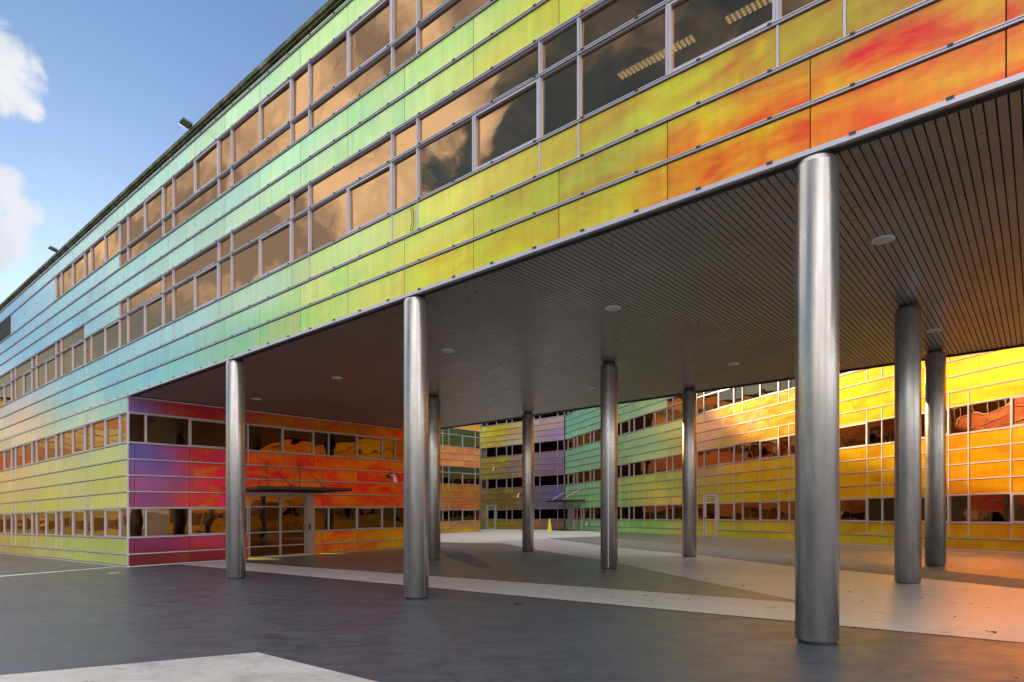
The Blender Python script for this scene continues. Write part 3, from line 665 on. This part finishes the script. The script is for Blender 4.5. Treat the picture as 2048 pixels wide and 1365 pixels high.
# wall cameras / lamps
def arm_lamp(fr, a, h, s, lab, mats=(white_m, steel_dark)):
    e_ = empty('security_camera', fr(a, .05, h), lab, 'security camera', None)
    q = MB(); q.box(fr, a - .07 * s, a + .07 * s, .013, .16 * s, h - .09 * s, h + .09 * s); q.build('wall_box', mats[1], e_)
    q = MB(); q.tube(fr(a, .1 * s, h), fr(a, .42 * s, h + .07 * s), .035 * s, 12); q.tube(fr(a, .42 * s, h + .07 * s), fr(a, .5 * s, h - .12 * s), .045 * s, 12); q.build('arm', mats[0], e_, smooth=True)
    q = MB(); q.tube(fr(a, .5 * s, h - .06 * s), fr(a, .52 * s, h - .30 * s), .085 * s, 16); q.build('camera_body', mats[0], e_)
a, h = wall_hit(FB, 776, 953); arm_lamp(FB, a, h, 1.0, 'white hooded camera on a curved arm on the orange wall')
a, h = wall_hit(FD, 992, 937); arm_lamp(FD, a, h, .8, 'white wall camera high on the yellow part of the courtyard end wall')
a, h = wall_hit(FD, 1042, 990); arm_lamp(FD, a, h, 1.0, 'white wall camera beside the rearmost column on the courtyard end wall')
a, h = wall_hit(FE, 1180, 1047); arm_lamp(FE, a, h, .7, 'small dark device with white arm low on the mint wall', (white_m, steel_dark))
# yellow ramps at the entrance
for (u, v, lab, ln, wd) in ((498, 1119, 'yellow rounded floor wedge at the left foot of the glazed entrance', 1.35, .17), (627, 1108.5, 'thin yellow floor strip at the right foot of the glazed entrance', 1.5, .07)):
    X, Y = G(u, v); f = Fr((X, Y), nB, (DB[0], DB[1])) if False else Fr((X, Y), (.97, -.24), (.24, .97))
    me = MB(); n = 12
    top = []; bot = []
    for k in range(n + 1):
        t = k / n; w = wd * (1 - .9 * t) * (1 if k else .6)
        for sgn in (-1, 1): bot.append(f(t * ln, sgn * w, .002)); top.append(f(t * ln, sgn * w * .7, .012 + .045 * (1 - t)))
    for k in range(n):
        i = 2 * k
        me.quad([top[i], top[i + 1], top[i + 3], top[i + 2]]); me.quad([bot[i], top[i], top[i + 2], bot[i + 2]]); me.quad([bot[i + 1], bot[i + 3], top[i + 3], top[i + 1]])
    me.quad([bot[0], bot[1], top[1], top[0]])
    tag(me.build('floor_wedge', yellow_m), lab, 'floor wedge')
# yellow caution cone / sign in the courtyard
X, Y = G(1099, 1064); pc = Vector((X, Y, zz(X, .006)))
e_ = empty('caution_cone', pc, 'yellow caution cone standing alone before the courtyard end wall', 'caution cone')
lathe([(.27, .0), (.27, .03), (.2, .05)], 24).build('cone_base', yellow_m, e_).location = (0, 0, 0)
q = lathe([(.21, .05), (.1, .85), (.085, .95), (.05, 1.0), (.001, 1.0)], 24); q.build('cone_body', yellow_m, e_, smooth=True).location = (0, 0, 0)
q = lathe([(.055, 1.0), (.055, 1.1), (.001, 1.11)], 16); q.build('cone_knob', yellow_m, e_).location = (0, 0, 0)
for ch in e_.children:                                   # lathes are modelled round the origin
    for vtx in ch.data.vertices: vtx.co += pc
# dark door mat at the side wing entrance
mb = MB(); mb.box(FE, .8, 4.6, .2, 1.9, .006, .03); tag(mb.build('door_mat', black_m), 'black mat under the canopy at the far corner of the courtyard', 'door mat')
# loose cable across one panel
a = wall_hit(FA, 823, 436)[0]; cb = MB()
pts = [FA(a + .05 * math.sin(t * 3.1), .035, 7.38 - .46 * t) for t in [k / 10 for k in range(11)]] + [FA(a + .07 + .03 * math.sin(t * 3.1), .035, 6.92 + .44 * t) for t in [k / 8 for k in range(9)]]
for k in range(len(pts) - 1): cb.tube(pts[k], pts[k + 1], .006, 6)
tag(cb.build('cable', cable_m), 'thin dark loose cable hanging over a yellow panel below the windows', 'cable')
# fallen leaves
leaf_m = mat('dry_leaf', (.06, .035, .018), .8)
lp = None
LF = [(1412, 1161), (1487, 1173), (1699, 1186), (1725, 1205), (1843, 1199), (1923, 1145), (1977, 1148), (1933, 1193), (1929, 1184), (1910, 1236), (1980, 1266), (1991, 1268), (1760, 1344), (2028, 1358), (1378, 1200), (1125, 1157), (1724, 1123), (1776, 1128), (1940, 1210), (1304, 1203), (1292, 1193), (1985, 1156), (1720, 1116), (1560, 1145), (1530, 1150), (1467, 1093), (1475, 1094)]
for i, (u, v) in enumerate(LF):
    X, Y = G(u, v); s_ = random.uniform(.022, .038)
    if lp is None:
        bm = bmesh.new(); ring = []
        for k in range(12):
            a = 2 * math.pi * k / 12; r = 1 if k % 2 == 0 else .62
            ring.append(bm.verts.new((r * math.cos(a) * 1.3, r * math.sin(a) * .8, .25 * math.sin(a * 2) + .3)))
        c = bm.verts.new((0, 0, .1))
        for k in range(12): bm.faces.new((ring[k], ring[(k + 1) % 12], c))
        bm.faces.new((bm.verts.new((-1.2, .05, .2)), bm.verts.new((-1.2, -.05, .2)), bm.verts.new((-2.1, 0, .35))))
        me = bpy.data.meshes.new('fallen_leaf'); bm.to_mesh(me); bm.free(); me.materials.append(leaf_m)
        lp = bpy.data.objects.new('fallen_leaf', me); o = lp
    else: o = lp.copy()
    COL.objects.link(o); o.location = (X, Y, zz(X, .012)); o.scale = (s_, s_, s_ * .6); o.rotation_euler = (random.uniform(-.2, .2), random.uniform(-.2, .2), random.uniform(0, 6))
    tag(o, 'small dry brown leaf lying on the paving', 'leaf', 'dry leaves scattered on the paving')
X, Y = G(1036, 1209); e_ = MB(); f = Fr((X, Y), (1, 0), (0, 1)); e_.box(f, -.06, .06, -.03, .03, .004, .03); e_.box(f, .02, .09, -.015, .02, .004, .018)
tag(e_.build('litter', black_m, bevel=.004), 'small black scrap on the dark asphalt, beyond the middle front column', 'litter')

# ==================================================================  light: low sun from behind left, sky with clouds
SUN_AZ = math.atan2(-.57, .822); SUN_EL = math.radians(16.5)
sd = Vector((math.sin(SUN_AZ) * math.cos(SUN_EL), math.cos(SUN_AZ) * math.cos(SUN_EL), math.sin(SUN_EL)))
li = bpy.data.lights.new('sun', 'SUN'); li.energy = 4.3; li.angle = math.radians(1.2); li.color = (1, .70, .34)
so = bpy.data.objects.new('sun', li); COL.objects.link(so); so.rotation_euler = (-sd).to_track_quat('-Z', 'Y').to_euler(); so.location = (0, 0, 40)
w = bpy.data.worlds.new('World'); sc.world = w; w.use_nodes = True; nt = w.node_tree; nt.nodes.clear()
def WN(t, **kw):
    n = nt.nodes.new(t)
    for k, x in kw.items(): setattr(n, k, x)
    return n
out = WN('ShaderNodeOutputWorld'); mx = WN('ShaderNodeMixShader'); bg = WN('ShaderNodeBackground'); bc = WN('ShaderNodeBackground')
sky = WN('ShaderNodeTexSky', sky_type='NISHITA'); sky.sun_disc = False; sky.sun_elevation = SUN_EL; sky.sun_rotation = SUN_AZ; sky.air_density = 1.0; sky.dust_density = .1; sky.ozone_density = 3.0
bg.inputs['Strength'].default_value = .052
nt.links.new(sky.outputs[0], bg.inputs[0]); nt.links.new(bg.outputs[0], mx.inputs[1]); nt.links.new(bc.outputs[0], mx.inputs[2]); nt.links.new(mx.outputs[0], out.inputs[0])
tc = WN('ShaderNodeTexCoord')
def wm(op, a, b=None, c=None):
    n = WN('ShaderNodeMath', operation=op)
    for i, x in enumerate((a, b, c)):
        if x is None: continue
        if isinstance(x, (int, float)): n.inputs[i].default_value = x
        else: nt.links.new(x, n.inputs[i])
    return n.outputs[0]
def wdot(v):
    n = WN('ShaderNodeVectorMath', operation='DOT_PRODUCT'); nt.links.new(tc.outputs['Generated'], n.inputs[0]); n.inputs[1].default_value = Vector(v).normalized(); return n.outputs['Value']
def wnoise(scale, det, st=(1, 1, 1), off=(0, 0, 0), dist=0):
    mp = WN('ShaderNodeMapping'); mp.inputs['Scale'].default_value = st; mp.inputs['Location'].default_value = off; nt.links.new(tc.outputs['Generated'], mp.inputs[0])
    n = WN('ShaderNodeTexNoise'); n.inputs['Scale'].default_value = scale; n.inputs['Detail'].default_value = det; n.inputs['Roughness'].default_value = .58; n.inputs['Distortion'].default_value = dist
    nt.links.new(mp.outputs[0], n.inputs['Vector']); return n.outputs['Fac']
def wr(x, a, b, c, d_, smooth=True):
    n = WN('ShaderNodeMapRange', interpolation_type='SMOOTHSTEP' if smooth else 'LINEAR')
    for i, q in enumerate((a, b, c, d_)): n.inputs[i + 1].default_value = q
    nt.links.new(x, n.inputs[0]); return n.outputs[0]
big = wnoise(2.1, 9, (1, 1, 1.9), (3.2, 1.1, .4), .35); fine = wnoise(7, 9, (1, 1, 1.5), (1, 2, 3), .4)
def skydir(u, v): return ((u - 1024) / F_PX, 1, (vh(u) - v) / F_PX)
blobs = None
for (u, v, R_) in ((-55, 120, 75), (0, 160, 58), (32, 200, 48), (58, 228, 30), (-65, 430, 80), (2, 392, 42), (42, 438, 40), (15, 488, 42), (-5, 530, 28)):
    q_ = 1 - math.cos(R_ / 1900)
    t_ = wm('DIVIDE', wm('SUBTRACT', wdot(skydir(u, v)), 1 - q_), q_)
    blobs = t_ if blobs is None else wm('MAXIMUM', blobs, t_)
wsp = wnoise(22, 8, (1, 1, 1.2), (4, 2, 9), .8)
edge = wm('ADD', wr(blobs, -2.0, 1.0, -.95, .6, False), wm('ADD', wm('MULTIPLY', wm('SUBTRACT', fine, .5), 1.0), wm('MULTIPLY', wm('SUBTRACT', wsp, .5), 2.2)))
cl1 = wr(edge, -.25, .5, 0, .92)
back = wr(wdot((.3, -1, .1)), .22, .5, 0, 1)         # evening clouds behind the camera, unseen, shaped and brightened to light the walls
cl2 = wm('MULTIPLY', wr(wm('ADD', big, wm('MULTIPLY', wm('SUBTRACT', fine, .5), .22)), .36, .48, 0, .95), back)
bank = wm('ADD', wr(wdot((-1.02, .40, .60)), .84, 1.0, -.75, .60, False), wm('ADD', wm('MULTIPLY', wm('SUBTRACT', fine, .5), 1.5), wm('MULTIPLY', wm('SUBTRACT', big, .5), 1.8)))
cl3 = wm('MULTIPLY', wr(bank, -.22, .12, 0, .96), wm('MULTIPLY', wr(wdot((-1, -.8127, 0)), .02, .16, 0, 1), wr(wdot((0, 0, 1)), .24, .33, .15, 1)))                      # cloud bank to the left, mirrored in the street windows
wisp = wm('MULTIPLY', wr(wm('ADD', big, wm('MULTIPLY', wm('SUBTRACT', fine, .5), .5)), .45, .72, 0, .42), wr(wdot((-1, -.45, .6)), .75, .95, 0, 1))
over = wm('MULTIPLY', wr(wdot((0, 0, 1)), .66, .84, 0, .85), wr(wm('ADD', big, wm('MULTIPLY', fine, .3)), .50, .68, .35, 1))  # unseen cloud veil overhead, added to brighten the courtyard
cl2 = wm('MAXIMUM', wm('MAXIMUM', cl2, over), wm('MAXIMUM', cl3, wisp))
cl = wm('MAXIMUM', cl1, cl2)
nt.links.new(cl, mx.inputs[0])
cr = WN('ShaderNodeValToRGB'); e = cr.color_ramp.elements; e[0].position = .40; e[0].color = (.30, .31, .37, 1); e[1].position = .58; e[1].color = (1, .95, .89, 1)
nt.links.new(wnoise(4.5, 8, (1, 1, 1.6), (7, 3, 5), .5), cr.inputs[0])
cw = WN('ShaderNodeMix', data_type='RGBA'); nt.links.new(wr(blobs, -9, -4, 0, .75), cw.inputs[0]); nt.links.new(cr.outputs[0], cw.inputs[6]); cw.inputs[7].default_value = (.93, .95, 1, 1)
nt.links.new(cw.outputs[2], bc.inputs[0]); nt.links.new(wm('MAXIMUM', wm('MAXIMUM', wr(cl2, 0, .6, .33, .78), wr(wdot((0, 0, 1)), .72, .84, 0, 1.2)), wr(wdot((.3, -1, .15)), .35, .75, 0, 1.5)), bc.inputs['Strength'])  # unseen overhead and rear clouds are raised in strength to light the walls

# ==================================================================  camera and view
cam = bpy.data.cameras.new('camera'); co = bpy.data.objects.new('camera', cam); COL.objects.link(co); sc.camera = co
co.location = (0, 0, EYE); co.rotation_euler = (math.radians(90), 0, 0)
cam.sensor_width = 36; cam.lens = F_PX / 2048 * 36; cam.shift_y = (VH - 682.5) / 2048; cam.clip_end = 1000; cam.clip_start = .05
sc.view_settings.view_transform = 'Standard'; sc.view_settings.look = 'None'; sc.view_settings.exposure = 1.56; sc.view_settings.gamma = 1.0
sc.cycles.max_bounces = 10; sc.cycles.glossy_bounces = 6; sc.cycles.diffuse_bounces = 4; sc.cycles.transparent_max_bounces = 12
sc.cycles.use_denoising = True; sc.cycles.sample_clamp_indirect = 12.0; sc.cycles.blur_glossy = .25
